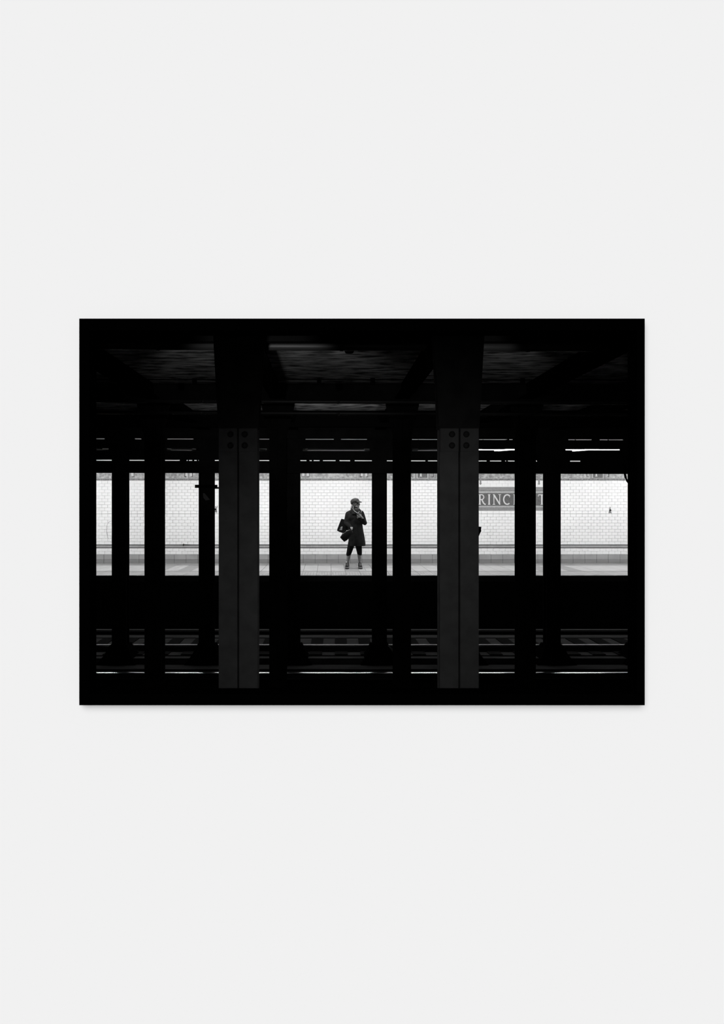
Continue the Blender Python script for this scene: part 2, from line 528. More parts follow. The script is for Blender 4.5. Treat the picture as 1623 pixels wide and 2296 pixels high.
def letter(ch):
    S, T = 0.14, 0.06   # thick and thin stroke, in units of the letter height
    L = []
    def st(x): return [('p', [(x, .0), (x, 1.)], S), ('p', [(x - .115, .03), (x + .115, .03)], T), ('p', [(x - .115, .97), (x + .115, .97)], T)]
    arc = lambda cx, cz, rx, rz, a0, a1, n=12: [(cx + rx * math.cos(math.radians(a0 + (a1 - a0) * i / n)), cz + rz * math.sin(math.radians(a0 + (a1 - a0) * i / n))) for i in range(n + 1)]
    if ch == 'P': L = st(.15) + [('p', [(.15, .96), (.35, .96)] + arc(.35, .72, .22, .24, 90, -90) + [(.15, .48)], .095)]
    if ch == 'R': L = st(.15) + [('p', [(.15, .96), (.33, .96)] + arc(.33, .73, .20, .23, 90, -90) + [(.15, .50)], .09), ('p', [(.34, .50), (.50, .16), (.62, .05), (.72, .03)], .12)]
    if ch == 'I': L = st(.14)
    if ch == 'N': L = [('p', [(.12, 0), (.12, .97)], .075), ('p', [(0, .03), (.24, .03)], .06), ('p', [(.02, .97), (.16, .97)], .06), ('p', [(.10, .99), (.70, .01)], .13), ('p', [(.68, .0), (.68, .97)], .075), ('p', [(.56, .97), (.80, .97)], .06)]
    if ch == 'C': L = [('p', arc(.42, .5, .34, .46, 52, 308, 18), .12), ('p', [(.65, .70), (.67, .93)], .05)]
    if ch == 'E': L = st(.15) + [('p', [(.15, .96), (.52, .96), (.55, .80)], T), ('p', [(.15, .04), (.52, .04), (.58, .22)], T), ('p', [(.15, .5), (.42, .5)], T)]
    if ch == 'S': L = [('p', arc(.3, .73, .19, .22, 30, 240, 10) + arc(.3, .27, .21, .23, 70, -150, 10), .11)]
    if ch == 'T': L = [('p', [(.37, 0), (.37, 1.)], S), ('p', [(.25, .03), (.50, .03)], T), ('p', [(.04, .95), (.72, .95)], .08), ('p', [(.03, .95), (.02, .78)], .05), ('p', [(.72, .95), (.73, .78)], .05)]
    return L

def make_letter(ch, x0, z0, h, y, parent, m, wscale=1.0):
    bm = bmesh.new()
    for k, (t, pl, w_) in enumerate(letter(ch)):
        strokes(bm, [(x0 + p[0] * h * wscale, z0 + p[1] * h) for p in pl], w_ * h, y - 0.004 - k * 0.0002, y)
    return link_mesh('letter', bm, m, parent)

for px, wt in ((947, 'left of the near right column'), (1340, 'high in the wide bay at far right')):
    xo = X(px, YB)
    e = empty('mosaic_plaque', (xo, YB - 0.006, 2.18), 'dark square mosaic plaque with pale letter P, ' + wt, 'plaque', 'letter plaques in the frieze')
    zl = Z(1071.5, YB) - 2.18
    B('plaque_border', M['letter'], e, (-0.145, 0.145, -0.003, 0, zl - .018, 0.318))
    B('plaque_wing', M['mosaic_mid'], e, (-0.20, -0.15, -0.004, 0, zl - .02, 0.25))
    B('plaque_wing', M['mosaic_mid'], e, (0.15, 0.20, -0.004, 0, zl - .02, 0.25))
    B('plaque_field', M['mosaic_dark'], e, (-0.128, 0.128, -0.006, 0, zl, 0.31))
    make_letter('P', -0.082, zl + 0.035, 0.26, -0.006, e, M['letter'])
    for s in (-1, 1): stroke_obj('bracket_outline', [(s * 0.235, Z(1069, YB) - 2.18), (s * 0.285, Z(1069, YB) - 2.18), (s * 0.285, .3)], 0.013, -0.006, 0, M['border_line'], e)

# station name sign
sg = empty('station_sign', (X(1143, YB), YB, Z(1145, YB)), 'wide mosaic station name sign reading PRINCE ST, partly behind the columns', 'sign')
sx0, sx1 = sgx0 - sg.location.x, sgx1 - sg.location.x
def sz(py): return Z(py, YB) - sg.location.z
B('dark_line', M['mosaic_dark'], sg, (sx0, sx1, -0.008, 0.004, sz(1145), sz(1092)))
B('outer_border', M['mosaic_mid'], sg, (sx0, sx1, -0.012, -0.008, sz(1100.4), sz(1092))); B('outer_border', M['mosaic_mid'], sg, (sx0, sx1, -0.012, -0.008, sz(1145), sz(1138.9)))
B('inner_border', M['mosaic_light'], sg, (sx0 + .05, sx1 - .05, -0.013, -0.008, sz(1105.6), sz(1101.2)))
B('inner_border', M['mosaic_light'], sg, (sx0 + .05, sx1 - .05, -0.013, -0.008, sz(1138.2), sz(1133.9)))
B('sign_field', M['mosaic_dark'], sg, (sx0 + .05, sx1 - .05, -0.011, -0.008, sz(1133), sz(1106.6)))
hz = sz(1108.2) - sz(1131.8)
for ch, p0, ws in (('P', 1052, 1), ('R', 1071.9, 1), ('I', 1093, 1), ('N', 1104.2, 1), ('C', 1127, 1), ('E', 1149.8, 1), ('S', 1187, 1), ('T', 1205.8, 1)):
    make_letter(ch, X(p0, YB) - sg.location.x, sz(1131.6), hz * 0.985, -0.011, sg, M['letter'], ws)

# paste-up figures, crack
def pasteup(px, py, mirror, label):
    e = empty('paper_figure', (X(px, YB), YB - 0.0075, Z(py, YB)), label, 'sticker')
    u = 1 / 86.02
    f = lambda pts: [((mirror * a) * u, b * u) for a, b in pts]
    bm = bmesh.new()
    prism(bm, f([(-3.6, 2.5), (2.8, 2.0), (1.6, 9), (0.9, 13), (-1.3, 13), (-2.0, 9)]), -0.003, 0)
    prism(bm, f([(-1.0, 13.2), (0.7, 13.2), (1.0, 15.0), (0.0, 16.3), (-1.0, 15.2)]), -0.003, 0)
    prism(bm, f([(-3.8, 0), (-2.2, 0.4), (-1.4, 2.0), (-2.2, 2.2)]), -0.003, 0)
    prism(bm, f([(2.0, 2.2), (2.8, 2.2), (3.6, 0.3), (3.0, 0.3)]), -0.003, 0)
    link_mesh('figure_cutout', bm, M['paper_grey'], e)
    bm = bmesh.new()
    prism(bm, f([(-1.8, 7), (0.8, 6.6), (3.2, 8.4), (1.2, 10.6), (-1.4, 9.4)]), -0.005, -0.003)
    link_mesh('dark_bag_shape', bm, M['paper_dark'], e)
    return e
pasteup(1367.4, 1152.6, 1, 'tiny grey paper figure pasted on the white tiles at far right')
e = pasteup(483.6, 1150.8, -1, 'tiny grey paper figure on the tiles, half hidden beside the near left column')
bm = bmesh.new()
prism(bm, [(0.0, .10), (.015, .10), (.055, .19), (.045, .20)], -0.003, 0)
link_mesh('raised_arm', bm, M['paper_grey'], e)
bm = bmesh.new()
tube(bm, [(X(a, YB), YB - 0.0075, Z(b_, YB)) for a, b_ in ((250, 1168), (245, 1170), (241, 1175), (239, 1183), (239.5, 1194), (241, 1203), (242.6, 1208))], 0.003, 6)
link_mesh('pen_scrawl', bm, M['paper_dark'], wb)
bm = bmesh.new()
prism(bm, [(X(a, YB), Z(b_, YB)) for a, b_ in ((407, 1221.6), (411, 1220.2), (412, 1218), (412.6, 1220.4), (420, 1220.6), (432, 1221.2), (440, 1222), (424, 1222.6), (413, 1222.6), (411.5, 1225), (410.5, 1222.8))], YB - 0.012, YB - 0.008)
link_mesh('chipped_patch', bm, M['paper_dark'], wb)

# ---------------------------------------------------------------- light fixtures above the far platform
def fixture(x0, x1, label, lit=False, grp='fluorescent fixtures over the platform', zt=2.70, power=1.0):
    e = empty('fluorescent_fixture', ((x0 + x1) / 2, 16.6, zt), label, 'light fixture', grp)
    hw = (x1 - x0) / 2
    B('housing', M['housing'], e, (-hw, hw, -0.07, 0.07, 0.095 + 0.055 * lit, 0.118 + 0.055 * lit))
    B('end_cap', M['housing'], e, (-hw, -hw + 0.15, -0.07, 0.07, 0.07 + 0.05 * lit, 0.145 + 0.05 * lit))
    B('end_cap', M['housing'], e, (hw - 0.15, hw, -0.07, 0.07, 0.07 + 0.05 * lit, 0.145 + 0.05 * lit))
    B('hanger', M['black'], e, (-hw * .6 - .01, -hw * .6 + .01, -.01, .01, 0.118, ZC - zt))
    B('hanger', M['black'], e, (hw * .6 - .01, hw * .6 + .01, -.01, .01, 0.118, ZC - zt))
    bm = bmesh.new()
    tube(bm, [(-hw + .02, 0, 0.04), (hw - .02, 0, 0.04)], 0.017, 10)
    link_mesh('fluorescent_tube', bm, M['tube_dim'], e, True)
    bm = bmesh.new()
    if lit:
        zz = Z(1008.5, 16.5) - zt
        tube(bm, [(-hw, -.1, zz), (hw, -.1, zz)], 0.008, 10)
        link_mesh('glowing_tube', bm, M['tube'], e, True)
    ld = bpy.data.lights.new('fixture_light', 'AREA')
    ld.shape = 'RECTANGLE'; ld.size = x1 - x0; ld.size_y = 0.14; ld.energy = LAMP_W * (x1 - x0) / 1.6 * power
    lo = bpy.data.objects.new('fixture_light', ld)
    COL.objects.link(lo); lo.parent = e; lo.location = (0, 0, 0.0)
    lo.rotation_euler = Vector((0, 0.45, -1)).to_track_quat('-Z', 'Y').to_euler()
    return e
fx = [(-10.2, -8.6, 'beyond the left edge of the frame, farthest'), (-8.1, -6.5, 'beyond the left edge of the frame, nearer one'),
      (X(150, 16.6), X(246, 16.6), 'cut by the left side of the frame'),
      (X(370, 16.6), X(446, 16.6), 'dim, above the bay left of the column with the sign plate'),
      (X(458, 16.6), X(597, 16.6), 'almost hidden behind the near left column'),
      (X(675, 16.6), X(831, 16.6), 'grey bar with wide ends right above the standing woman'),
      (X(922, 16.6), X(1000, 16.6), 'dim, above the bay left of the near right column'),
      (X(1065, 16.6), X(1153, 16.6), 'glowing, above the station sign'),
      (X(1265, 16.6), X(1388, 16.6), 'glowing, above the wide bay at far right'),
      (7.4, 9.0, 'beyond the right edge of the frame, nearer one'), (9.6, 11.2, 'beyond the right edge of the frame, farthest')]
for i, (a, b_, t) in enumerate(fx):
    e = fixture(a, b_, 'slim fluorescent ceiling fixture, ' + t, lit=i in (7, 8), power=(.8, .8, 1.05, .8, .85, .92, 1.2, 1.05, 1.0, .9, .9)[i])
    if i in (7, 8):
        bm = bmesh.new()
        c = e.location.x
        if i == 7: pts = [(X(1108, 16.4) - c, -.2, Z(1011.5, 16.4) - 2.7), (X(1153, 16.4) - c, -.2, Z(1006.5, 16.4) - 2.7)]
        else: pts = [(X(1283, 16.4) - c, -.2, Z(1011.5, 16.4) - 2.7), (X(1352, 16.4) - c, -.2, Z(1004.5, 16.4) - 2.7)]
        tube(bm, pts, [0.008, 0.024], 10)
        link_mesh('tilted_tube', bm, M['tube'], e, True)
tag(B('dark_slot_backing', M['black'], None, (XL, XR, 17.95, 18.10, Z(1016, 17.95), Z(1001.5, 17.95))), 'long black added duct hung over the far platform, glimpsed through the girder slot', 'backing')  # added black strip that darkens the view through the girder slot

# ---------------------------------------------------------------- rails and ties
def rail(y, top, label):
    e = empty('rail', (0, y, -1.118), label, 'rail', 'running rails')
    h = -1.015 + 1.118
    B('rail_foot', M['rail'], e, (XL, XR, -0.07, 0.07, 0.0, 0.02))
    B('rail_web', M['rail'], e, (XL, XR, -0.01, 0.01, 0.02, h - 0.035))
    bm = bmesh.new()
    prof = [(-0.034, h - .036), (0.034, h - .036), (0.036, h - .012), (0.030, h - .0015), (0.012, h), (-0.014, h), (-0.030, h - 0.003), (-0.036, h - .013)]
    rings(bm, [[(xx, a, b_) for a, b_ in prof] for xx in (XL, XR)])
    link_mesh('rail_head', bm, top, e)
rail(10.96, M['rail_top'], 'bright polished rail running between the second and third column rows')
rail(9.50, M['rail_top2'], 'near rail of the middle track, low behind the second column row')
rail(13.11, M['rail_top2'], 'dull rail just beyond the third column row')
rail(14.66, M['rail_top2'], 'thin dim rail closest to the far platform')
tie_me = None
k = 0
x = XL + 0.2
while x < XR:
    if tie_me is None:
        bm = bmesh.new(); box(bm, -0.115, 0.115, -0.76, 0.76, 0, 0.10)
        for f in bm.faces: pass
        tie_me = bpy.data.meshes.new('railroad_tie'); bmesh.ops.recalc_face_normals(bm, faces=bm.faces); bm.to_mesh(tie_me); bm.free(); tie_me.materials.append(M['tie'])
    o = bpy.data.objects.new('railroad_tie', tie_me); COL.objects.link(o); o.parent = tb
    o.location = (x, 13.49, ZB - 0.085); o.rotation_euler = (0, 0, random.uniform(-0.02, 0.02))
    x += 0.46

# ---------------------------------------------------------------- columns
def column(row, x, label, grp, sub=None):
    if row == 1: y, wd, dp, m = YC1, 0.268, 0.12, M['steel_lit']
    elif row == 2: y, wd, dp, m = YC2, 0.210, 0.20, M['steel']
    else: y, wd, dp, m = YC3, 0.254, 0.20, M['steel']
    e = empty('steel_column', (x, y, ZT), label, 'column', grp)
    H = ZC - ZT
    top = {1: Z(961, YC1), 2: Z(985, YC2), 3: Z(1031, YC3)}[row] - ZT
    h2 = wd / 2
    hs = H if row != 1 else top
    # rolled section: two face flanges with a recessed joint, web behind, back flange
    gap = 0.0065 if row == 1 else 0.004
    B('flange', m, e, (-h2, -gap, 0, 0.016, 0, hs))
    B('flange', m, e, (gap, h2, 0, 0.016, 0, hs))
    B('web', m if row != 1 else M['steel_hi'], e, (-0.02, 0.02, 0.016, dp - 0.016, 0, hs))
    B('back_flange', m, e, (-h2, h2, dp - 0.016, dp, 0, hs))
    if row == 1:
        # upper member with flared haunch, shade put into its darker colour
        bm = bmesh.new()
        zz = top
        xl = -h2 - 0.03; xr = h2 + 0.02
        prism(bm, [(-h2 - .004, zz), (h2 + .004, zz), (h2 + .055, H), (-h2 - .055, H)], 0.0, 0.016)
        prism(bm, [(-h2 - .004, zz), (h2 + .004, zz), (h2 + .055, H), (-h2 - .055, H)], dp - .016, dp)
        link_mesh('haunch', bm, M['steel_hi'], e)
        pz0 = Z(1013, YC1) - ZT
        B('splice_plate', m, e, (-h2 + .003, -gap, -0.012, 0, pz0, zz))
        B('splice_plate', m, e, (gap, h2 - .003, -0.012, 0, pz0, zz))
        for sx in (-0.052, 0.046):
            for py in (974, 999):
                bm = bmesh.new()
                z0 = Z(py, YC1) - ZT
                rs = [[(sx + r * math.cos(a * PI / 6), yy_, z0 + r * math.sin(a * PI / 6)) for a in range(12)] for r, yy_ in ((0.022, -0.012), (0.019, -0.02), (0.010, -0.026))]
                rings(bm, rs)
                link_mesh('rivet', bm, M['steel_rivet'], e, True)
    else:
        fl = 0.11 if row == 3 else 0.10
        bm = bmesh.new()
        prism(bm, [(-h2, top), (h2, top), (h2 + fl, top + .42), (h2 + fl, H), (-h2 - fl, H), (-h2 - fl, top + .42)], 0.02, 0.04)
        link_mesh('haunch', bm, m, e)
    if row == 3:
        bm = bmesh.new()
        t0, t1 = 0.30, 0.0
        rs = [[(sx * (h2 + q), yy_, z) for sx, yy_ in ((-1, -q), (1, -q), (1, dp + q), (-1, dp + q))] for q, z in ((0.24, 0.0), (0.10, 0.18), (0.03, 0.34))]
        rings(bm, rs)
        link_mesh('footing', bm, M['black'], e)
    return e
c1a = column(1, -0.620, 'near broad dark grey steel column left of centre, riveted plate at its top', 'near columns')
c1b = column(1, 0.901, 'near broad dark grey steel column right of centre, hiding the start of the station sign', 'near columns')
lab2 = {-3: None, -2: 'beyond the left edge of the frame, first', -1: None}
r2 = [(-3, 'out of the frame at left, two bays out'), (-2, 'out of the frame at left, one bay out'), (0, 'second from the left of the view, left of the sign plate column'),
      (1, 'just left of the bay with the standing woman'), (2, 'in front of the plaque bay, right of the standing woman'), (3, 'crossing the station sign'), (4, 'out of the frame at right, one bay out'), (5, 'out of the frame at right, two bays out')]
for k, t in r2:
    if k < 0: k += 1
    column(2, -2.160 + 1.537 * k, 'black steel column of the middle row, ' + t, 'middle row of columns')
r3 = [(-2, 'out of the frame at left'), (-1, 'leftmost column in the view'), (0, 'with the small black sign plate near its top'), (1, 'merging with the middle row column left of the woman'),
      (2, 'right beside the standing woman'), (3, 'hidden behind the near right column'), (4, 'right of the station sign, slimmest of the right pair'), (5, 'out of the frame at right, one bay out'), (6, 'out of the frame at right, two bays out')]
c3 = {}
for k, t in r3:
    c3[k] = column(3, -2.151 + 1.527 * k, 'black steel column of the far row, ' + t, 'far row of columns')
# details on columns
e = c3[0]
cx, cz = e.location.x, e.location.z
def cp(px, py, d=YC3): return (X(px, d) - cx, Z(py, d) - cz)
a, b_ = cp(437.6, 1094), cp(487.6, 1087)
B('sign_plate', M['black'], e, (a[0], b_[0], -0.03, -0.01, a[1], b_[1]))
a, b_ = cp(478, 1096), cp(496, 1092.3)
B('sign_bracket', M['black'], e, (a[0], b_[0], -0.028, -0.012, a[1], b_[1]))
bm = bmesh.new()
prism(bm, [cp(*q) for q in ((455, 1106), (459, 1106), (470.5, 1120.5), (461, 1122), (456, 1116))], -0.004, 0)
link_mesh('paper_scrap', bm, M['worn'], e)
cx, cz = c1b.location.x, c1b.location.z
bm = bmesh.new()
q = [cp(*v, YC1 + .1) for v in ((1064, 1184), (1073, 1182.5), (1077.0, 1182.5), (1076.5, 1190), (1070, 1207), (1063, 1215))]
tube(bm, [(v[0], 0.10, v[1]) for v in q], [0.004, 0.006, 0.008, 0.008, 0.006, 0.004], 8)
q = [cp(*v, YC1 + .1) for v in ((1075, 1184), (1073.5, 1190), (1066, 1205))]
tube(bm, [(v[0], 0.10, v[1]) for v in q], 0.005, 8)
link_mesh('strap_hook', bm, M['black'], c1b, True)

# ---------------------------------------------------------------- girders over the far row, slotted
gd = empty('slotted_girder', (0, YC3, 2.1), 'long black built-up girder with narrow bright slots over the far column row', 'girder')
gd.rotation_euler = (0, 0.0020, 0)
def gz(py): return Z(py, YC3) - 2.1
y0, y1 = -0.05, -0.012
for a, b_ in ((1061.5, 1034.3), (1032.0, 1011.2), (1006.3, 986.4), (984.2, 946)):
    B('girder_plate', M['steel'], gd, (XL, XR, y0, y1, gz(a), gz(b_)))
for a, b_ in ((404, 419), (421.5, 424), (432, 436), (442, 445), (687, 694), (699, 703), (716.5, 724), (752, 761), (784.5, 795), (953, 958.5), (1090, 1097), (1123, 1131), (1134, 1137), (1155, 1200), (1203, 1276), (1300, 1410)):
    B('spacer', M['steel'], gd, (X(a, YC3), X(b_, YC3), y0 + .004, y1 - .004, gz(1034.7), gz(1031.5)))
for a, b_ in ((216 - 10, 216 - 2), (236, 303), (318, 375), (440, 500), (748, 764), (831, 923), (1136, 1140), (1148, 1272), (1325, 1342), (1395, 1430)):
    B('spacer', M['steel'], gd, (X(a, YC3), X(b_, YC3), y0 + .004, y1 - .004, gz(986.5), gz(984.1)))
for a, b_ in ((245, 375), (445, 500), (604, 675), (831, 923), (1153, 1265), (1388, 1430)):
    B('spacer', M['steel'], gd, (X(a, YC3), X(b_, YC3), y0 + .004, y1 - .004, gz(1011.3), gz(1006.2)))
# beams over the middle row and crosswise beams
tag(B('long_beam', M['steel'], None, (XL, XR, YC2 - 0.08, YC2 + 0.0, 2.814, ZC)), 'long black beam along the top of the middle column row', 'beam', 'long beams')
tag(B('long_beam', M['black'], None, (XL, XR, 5.95, 6.05, 2.945, ZC)), 'long black beam added to keep the ceiling above the thickest pipe dark', 'beam', 'long beams')  # added beam, covers the ceiling strip above the pipe to keep it dark
tag(B('long_beam', M['black'], None, (XL, XR, 11.30, 11.40, 2.79, ZC)), 'long black beam under the ceiling just in front of the slotted girder', 'beam', 'long beams')
cb_txt = ['far left, out of the frame', 'at left, above the sign plate column', 'above the near left column', 'above the near right column', 'at right, above the station sign', 'far right, at the edge of the frame']
for k in range(-1, 5):
    xx = -0.62 - 1.523 + 1.523 * k
    t = cb_txt[k + 1]
    bm = bmesh.new()
    box(bm, xx - 0.09, xx + 0.09, YC1 + 0.14, YC3 - 0.07, 2.86, 2.88)
    box(bm, xx - 0.012, xx + 0.012, YC1 + 0.14, YC3 - 0.07, 2.88, ZC)
    tag(link_mesh('cross_beam', bm, M['black'], None), 'black steel cross beam running away under the ceiling, ' + t, 'beam', 'cross beams under the ceiling')

def pipe(y, py, r, label, x0=XL, x1=XR, slope=0.004, m=None):
    e = empty('pipe', (0, y, Z(py, y)), label, 'pipe', 'pipes under the tunnel ceiling')
    bm = bmesh.new()
    tube(bm, [(x0, 0, -x0 * slope), (x1, 0, -x1 * slope)], r, 20)
    link_mesh('pipe_run', bm, m or M['pipe'], e, True)
    for xx in (-3.4, -1.5, 0.1, 1.72, 3.1):
        bm = bmesh.new()
        tube(bm, [(xx, 0, -xx * slope), (xx + 0.03, 0, -xx * slope)], r * 1.12, 20)
        link_mesh('coupling', bm, m or M['pipe'], e, True)
    return e
pipe(6.2, 776, 0.040, 'thickest dark pipe highest under the ceiling, behind the near columns')
pipe(8.45, 901, 0.022, 'slim dark pipe along the face of the long beam')
pipe(8.35, 927, 0.018, 'lower slim dark pipe under the long beam')
for (x, y, zz, wt, en, tx) in ((-0.60, YC1 + 0.20, 2.52, 'behind the near left column', 36.0, 0.0), (1.00, YC1 + 0.20, 2.52, 'behind the near right column', 30.0, 0.22),
                          (-0.60, YC2 + 0.28, 2.45, 'behind the middle row column left of the woman', 34.0, 0.3), (0.93, YC2 + 0.28, 2.45, 'behind the middle row column right of the woman', 24.0, 0.0)):
    e = empty('added_ceiling_lamp', (x, y, zz), 'added unseen lamp brightening the ceiling bays, ' + wt, 'lamp', 'added ceiling lamps')  # added lamps, unseen behind the columns, to brighten the ceiling bays
    B('added_lamp_base', M['black'], e, (-0.05, 0.05, -0.08 if y < 6 else -0.08, -0.02, -0.06, 0.06))
    bm = bmesh.new()
    rings(bm, [[(r * math.cos(a * PI / 8), r * math.sin(a * PI / 8) + .01, z) for a in range(16)] for r, z in ((0.02, -0.05), (0.03, -0.03), (0.045, 0.02))])
    link_mesh('added_lamp_cup', bm, M['black'], e, False)
    ld = bpy.data.lights.new('added_ceiling_light', 'SPOT'); ld.energy = en; ld.spot_size = math.radians((64 if x < 0 else 38) if y < 6 else 150); ld.spot_blend = 0.5; ld.shadow_soft_size = 0.04
    lo = bpy.data.objects.new('added_ceiling_light', ld); COL.objects.link(lo); lo.parent = e; lo.location = (0, 0.01, 0.07)
    lo.rotation_euler = Vector((tx, 0.95, 0.27 if y < 6 else 0.8)).to_track_quat('-Z', 'Y').to_euler()
e = empty('hung_conduit', (0, 7.6, Z(850, 7.6)), 'thin black conduit with clips crossing the pale ceiling bays', 'conduit')
bm = bmesh.new(); tube(bm, [(-4, 0, 0.0), (5.6, 0, -0.012)], 0.006, 8); link_mesh('conduit_run', bm, M['black'], e, True)
for px in (715.5, 835.5, 436, 1172):
    B('conduit_clip', M['black'], e, (X(px - 5, 7.6), X(px + 5, 7.6), -.012, .012, -0.060, 0.008))
e = empty('round_junction_box', (X(783, 6.6), 6.6, ZC), 'small round black box fixed to the pale ceiling bay, centre top', 'junction box')
bm = bmesh.new()
rings(bm, [[(r * math.cos(a * PI / 10), r * math.sin(a * PI / 10), z) for a in range(20)] for r, z in ((0.045, 0.0), (0.045, -0.05), (0.036, -0.07))])
link_mesh('box_body', bm, M['black'], e, False)
e = empty('hanging_cable', (X(1404, 12.4), 12.4, Z(1062, 12.4)), 'thick black cable drooping at the right edge of the view', 'cable')
bm = bmesh.new()
ex, ez = e.location.x, e.location.z
tube(bm, [(X(a, 12.4) - ex, 0, Z(b_, 12.4) - ez) for a, b_ in ((1400.8, 1040), (1401.2, 1064), (1402.6, 1071), (1405.5, 1077.5), (1410, 1083), (1418, 1090), (1432, 1094), (1448, 1088), (1458, 1070), (1460, 1040))], 0.019, 12)
link_mesh('cable_run', bm, M['black'], e, True)
bm = bmesh.new()
prism(bm, [(X(a, 12.2), Z(b_, 12.2)) for a, b_ in ((869.5, 1448), (873.5, 1449.5), (884, 1459), (884, 1466))], 12.2, 12.23)
tag(link_mesh('loose_board', bm, M['wood'], None), 'scrap of pale board leaning by the column foot right of the woman', 'board')

# ---------------------------------------------------------------- the woman on the platform
WX, WY = 0.633, 17.17
SW = F / WY
def w(px, py, y=0.0): return Vector(((px - 795) / SW, y, (1274.6 - py) / SW))
HC = Vector((0.030, -0.005, 1.552))
ang = math.radians(-22)
HR = Matrix.Rotation(ang, 3, 'Z')
def h(u, v, z): return HC + HR @ Vector((u, v, z))
R4 = HR.to_4x4()

bm = bmesh.new()
# head
ball(bm, h(-0.012, 0, 0.022), (0.094, 0.074, 0.093), R4)
ball(bm, h(0.030, 0, -0.038), (0.058, 0.056, 0.068), R4)
ball(bm, h(0.066, 0, -0.088), (0.022, 0.024, 0.018), R4)
capsule(bm, h(0.02, 0.048, -0.06), h(0.062, 0.015, -0.088), 0.02, 0.016)
capsule(bm, h(0.02, -0.048, -0.06), h(0.062, -0.015, -0.088), 0.02, 0.016)
capsule(bm, h(0.078, 0, 0.012), h(0.099, 0, -0.022), 0.009, 0.011)
ball(bm, h(0.092, 0.010, -0.026), 0.008); ball(bm, h(0.092, -0.010, -0.026), 0.008)
ball(bm, h(0.080, 0, -0.046), (0.012, 0.022, 0.006), R4)
ball(bm, h(0.079, 0, -0.058), (0.011, 0.019, 0.007), R4)
capsule(bm, h(0.074, 0.035, 0.018), h(0.080, -0.035, 0.018), 0.011, 0.011)
for s in (-1, 1):
    ball(bm, h(0.062, s * 0.034, -0.022), (0.02, 0.02, 0.018), R4)
    ball(bm, h(0.068, s * 0.030, 0.0), 0.014)
    ball(bm, h(-0.008, s * 0.073, -0.012), (0.018, 0.007, 0.030), R4)
capsule(bm, h(-0.03, 0, -0.04), w(796.5, 1146, 0.012), 0.050, 0.056)
capsule(bm, h(0.012, 0, -0.055), w(798.5, 1146.5, -0.008), 0.042, 0.050)
# trunk
ball(bm, w(796, 1152, 0.01), (0.185, 0.085, 0.075))
ball(bm, w(796, 1163, 0.0), (0.155, 0.105, 0.13))
ball(bm, w(796, 1181, 0.005), (0.135, 0.10, 0.15))
ball(bm, w(796, 1200, 0.015), (0.165, 0.125, 0.14))
# legs
def leg(hip, knee, ank, toe):
    capsule(bm, hip, knee, 0.083, 0.055)
    mid = knee.lerp(ank, 0.30) + Vector((0, 0.012, 0))
    capsule(bm, knee, mid, 0.053, 0.052)
    capsule(bm, mid, ank, 0.050, 0.027)
    capsule(bm, ank, toe, 0.033, 0.030)
leg(w(789.5, 1210, 0.01), w(783, 1237, -0.005), w(778.8, 1264, 0.02), w(777.5, 1270.5, -0.09))
leg(w(802.5, 1210, 0.01), w(805.3, 1236, -0.005), w(806.8, 1264, 0.02), w(808, 1270.5, -0.09))
# arms
sh_r, el_r, wr_r = w(779.0, 1153.2, 0.01), w(776.3, 1173, 0.0), w(785.5, 1181, -0.17)
sh_l, el_l, wr_l = w(812.2, 1152.2, 0.01), w(818.3, 1172.5, -0.02), w(812.6, 1162.5, -0.175)
for s_, e_, w_ in ((sh_r, el_r, wr_r), (sh_l, el_l, wr_l)):
    capsule(bm, s_, e_, 0.050, 0.038); capsule(bm, e_, w_, 0.038, 0.024)
# her left hand, raised with spread fingers around the phone
pal = w(809.2, 1158.3, -0.19)
capsule(bm, wr_l, pal, 0.024, 0.027, flat=0.8)
kn = [w(805.8, 1152.6, -0.20), w(805.2, 1154.8, -0.205), w(804.8, 1157.2, -0.205), w(805.2, 1159.4, -0.20)]
tipm = [w(803.0, 1149.2, -0.225), w(801.8, 1151.4, -0.232), w(801.4, 1155.6, -0.232), w(802.2, 1158.6, -0.228)]
tips = [w(800.9, 1148.2, -0.215), w(799.8, 1150.2, -0.225), w(799.8, 1154.4, -0.225), w(800.4, 1157.6, -0.222)]
for a, b_, c_ in zip(kn, tipm, tips):
    capsule(bm, pal, a, 0.016, 0.0105); capsule(bm, a, b_, 0.0100, 0.0085); capsule(bm, b_, c_, 0.0085, 0.0070)
capsule(bm, pal, w(808.2, 1152.5, -0.175), 0.014, 0.0105); capsule(bm, w(808.2, 1152.5, -0.175), w(806.4, 1148.4, -0.185), 0.0100, 0.0085)
# her right hand, closed on the bag handle
palr = w(787.6, 1184.0, -0.205)
capsule(bm, wr_r, palr, 0.024, 0.027, flat=0.85)
for i, (dx, dz) in enumerate(((1.9, 0.4), (1.5, 1.7), (0.7, 2.8), (-0.3, 3.6))):
    a = w(787.6 + dx, 1184.0 + dz, -0.232)
    b_ = w(787.0 + dx * .55 - .6, 1185.6 + dz, -0.246)
    c_ = w(785.9 + dx * .4 - .6, 1185.4 + dz, -0.222)
    capsule(bm, palr, a, 0.015, 0.0105); capsule(bm, a, b_, 0.0098, 0.0088); capsule(bm, b_, c_, 0.0085, 0.0075)
capsule(bm, palr, w(789.6, 1181.6, -0.215), 0.014, 0.010); capsule(bm, w(789.6, 1181.6, -0.215), w(789.0, 1184.2, -0.243), 0.0095, 0.0085)
person = fuse('person', bm, M['skin'], None, 0.0045, 2)
person.location = (WX, WY, 0)
tag(person, 'person in a black coat, newsboy cap and sneakers standing on the far platform, looking right', 'person')

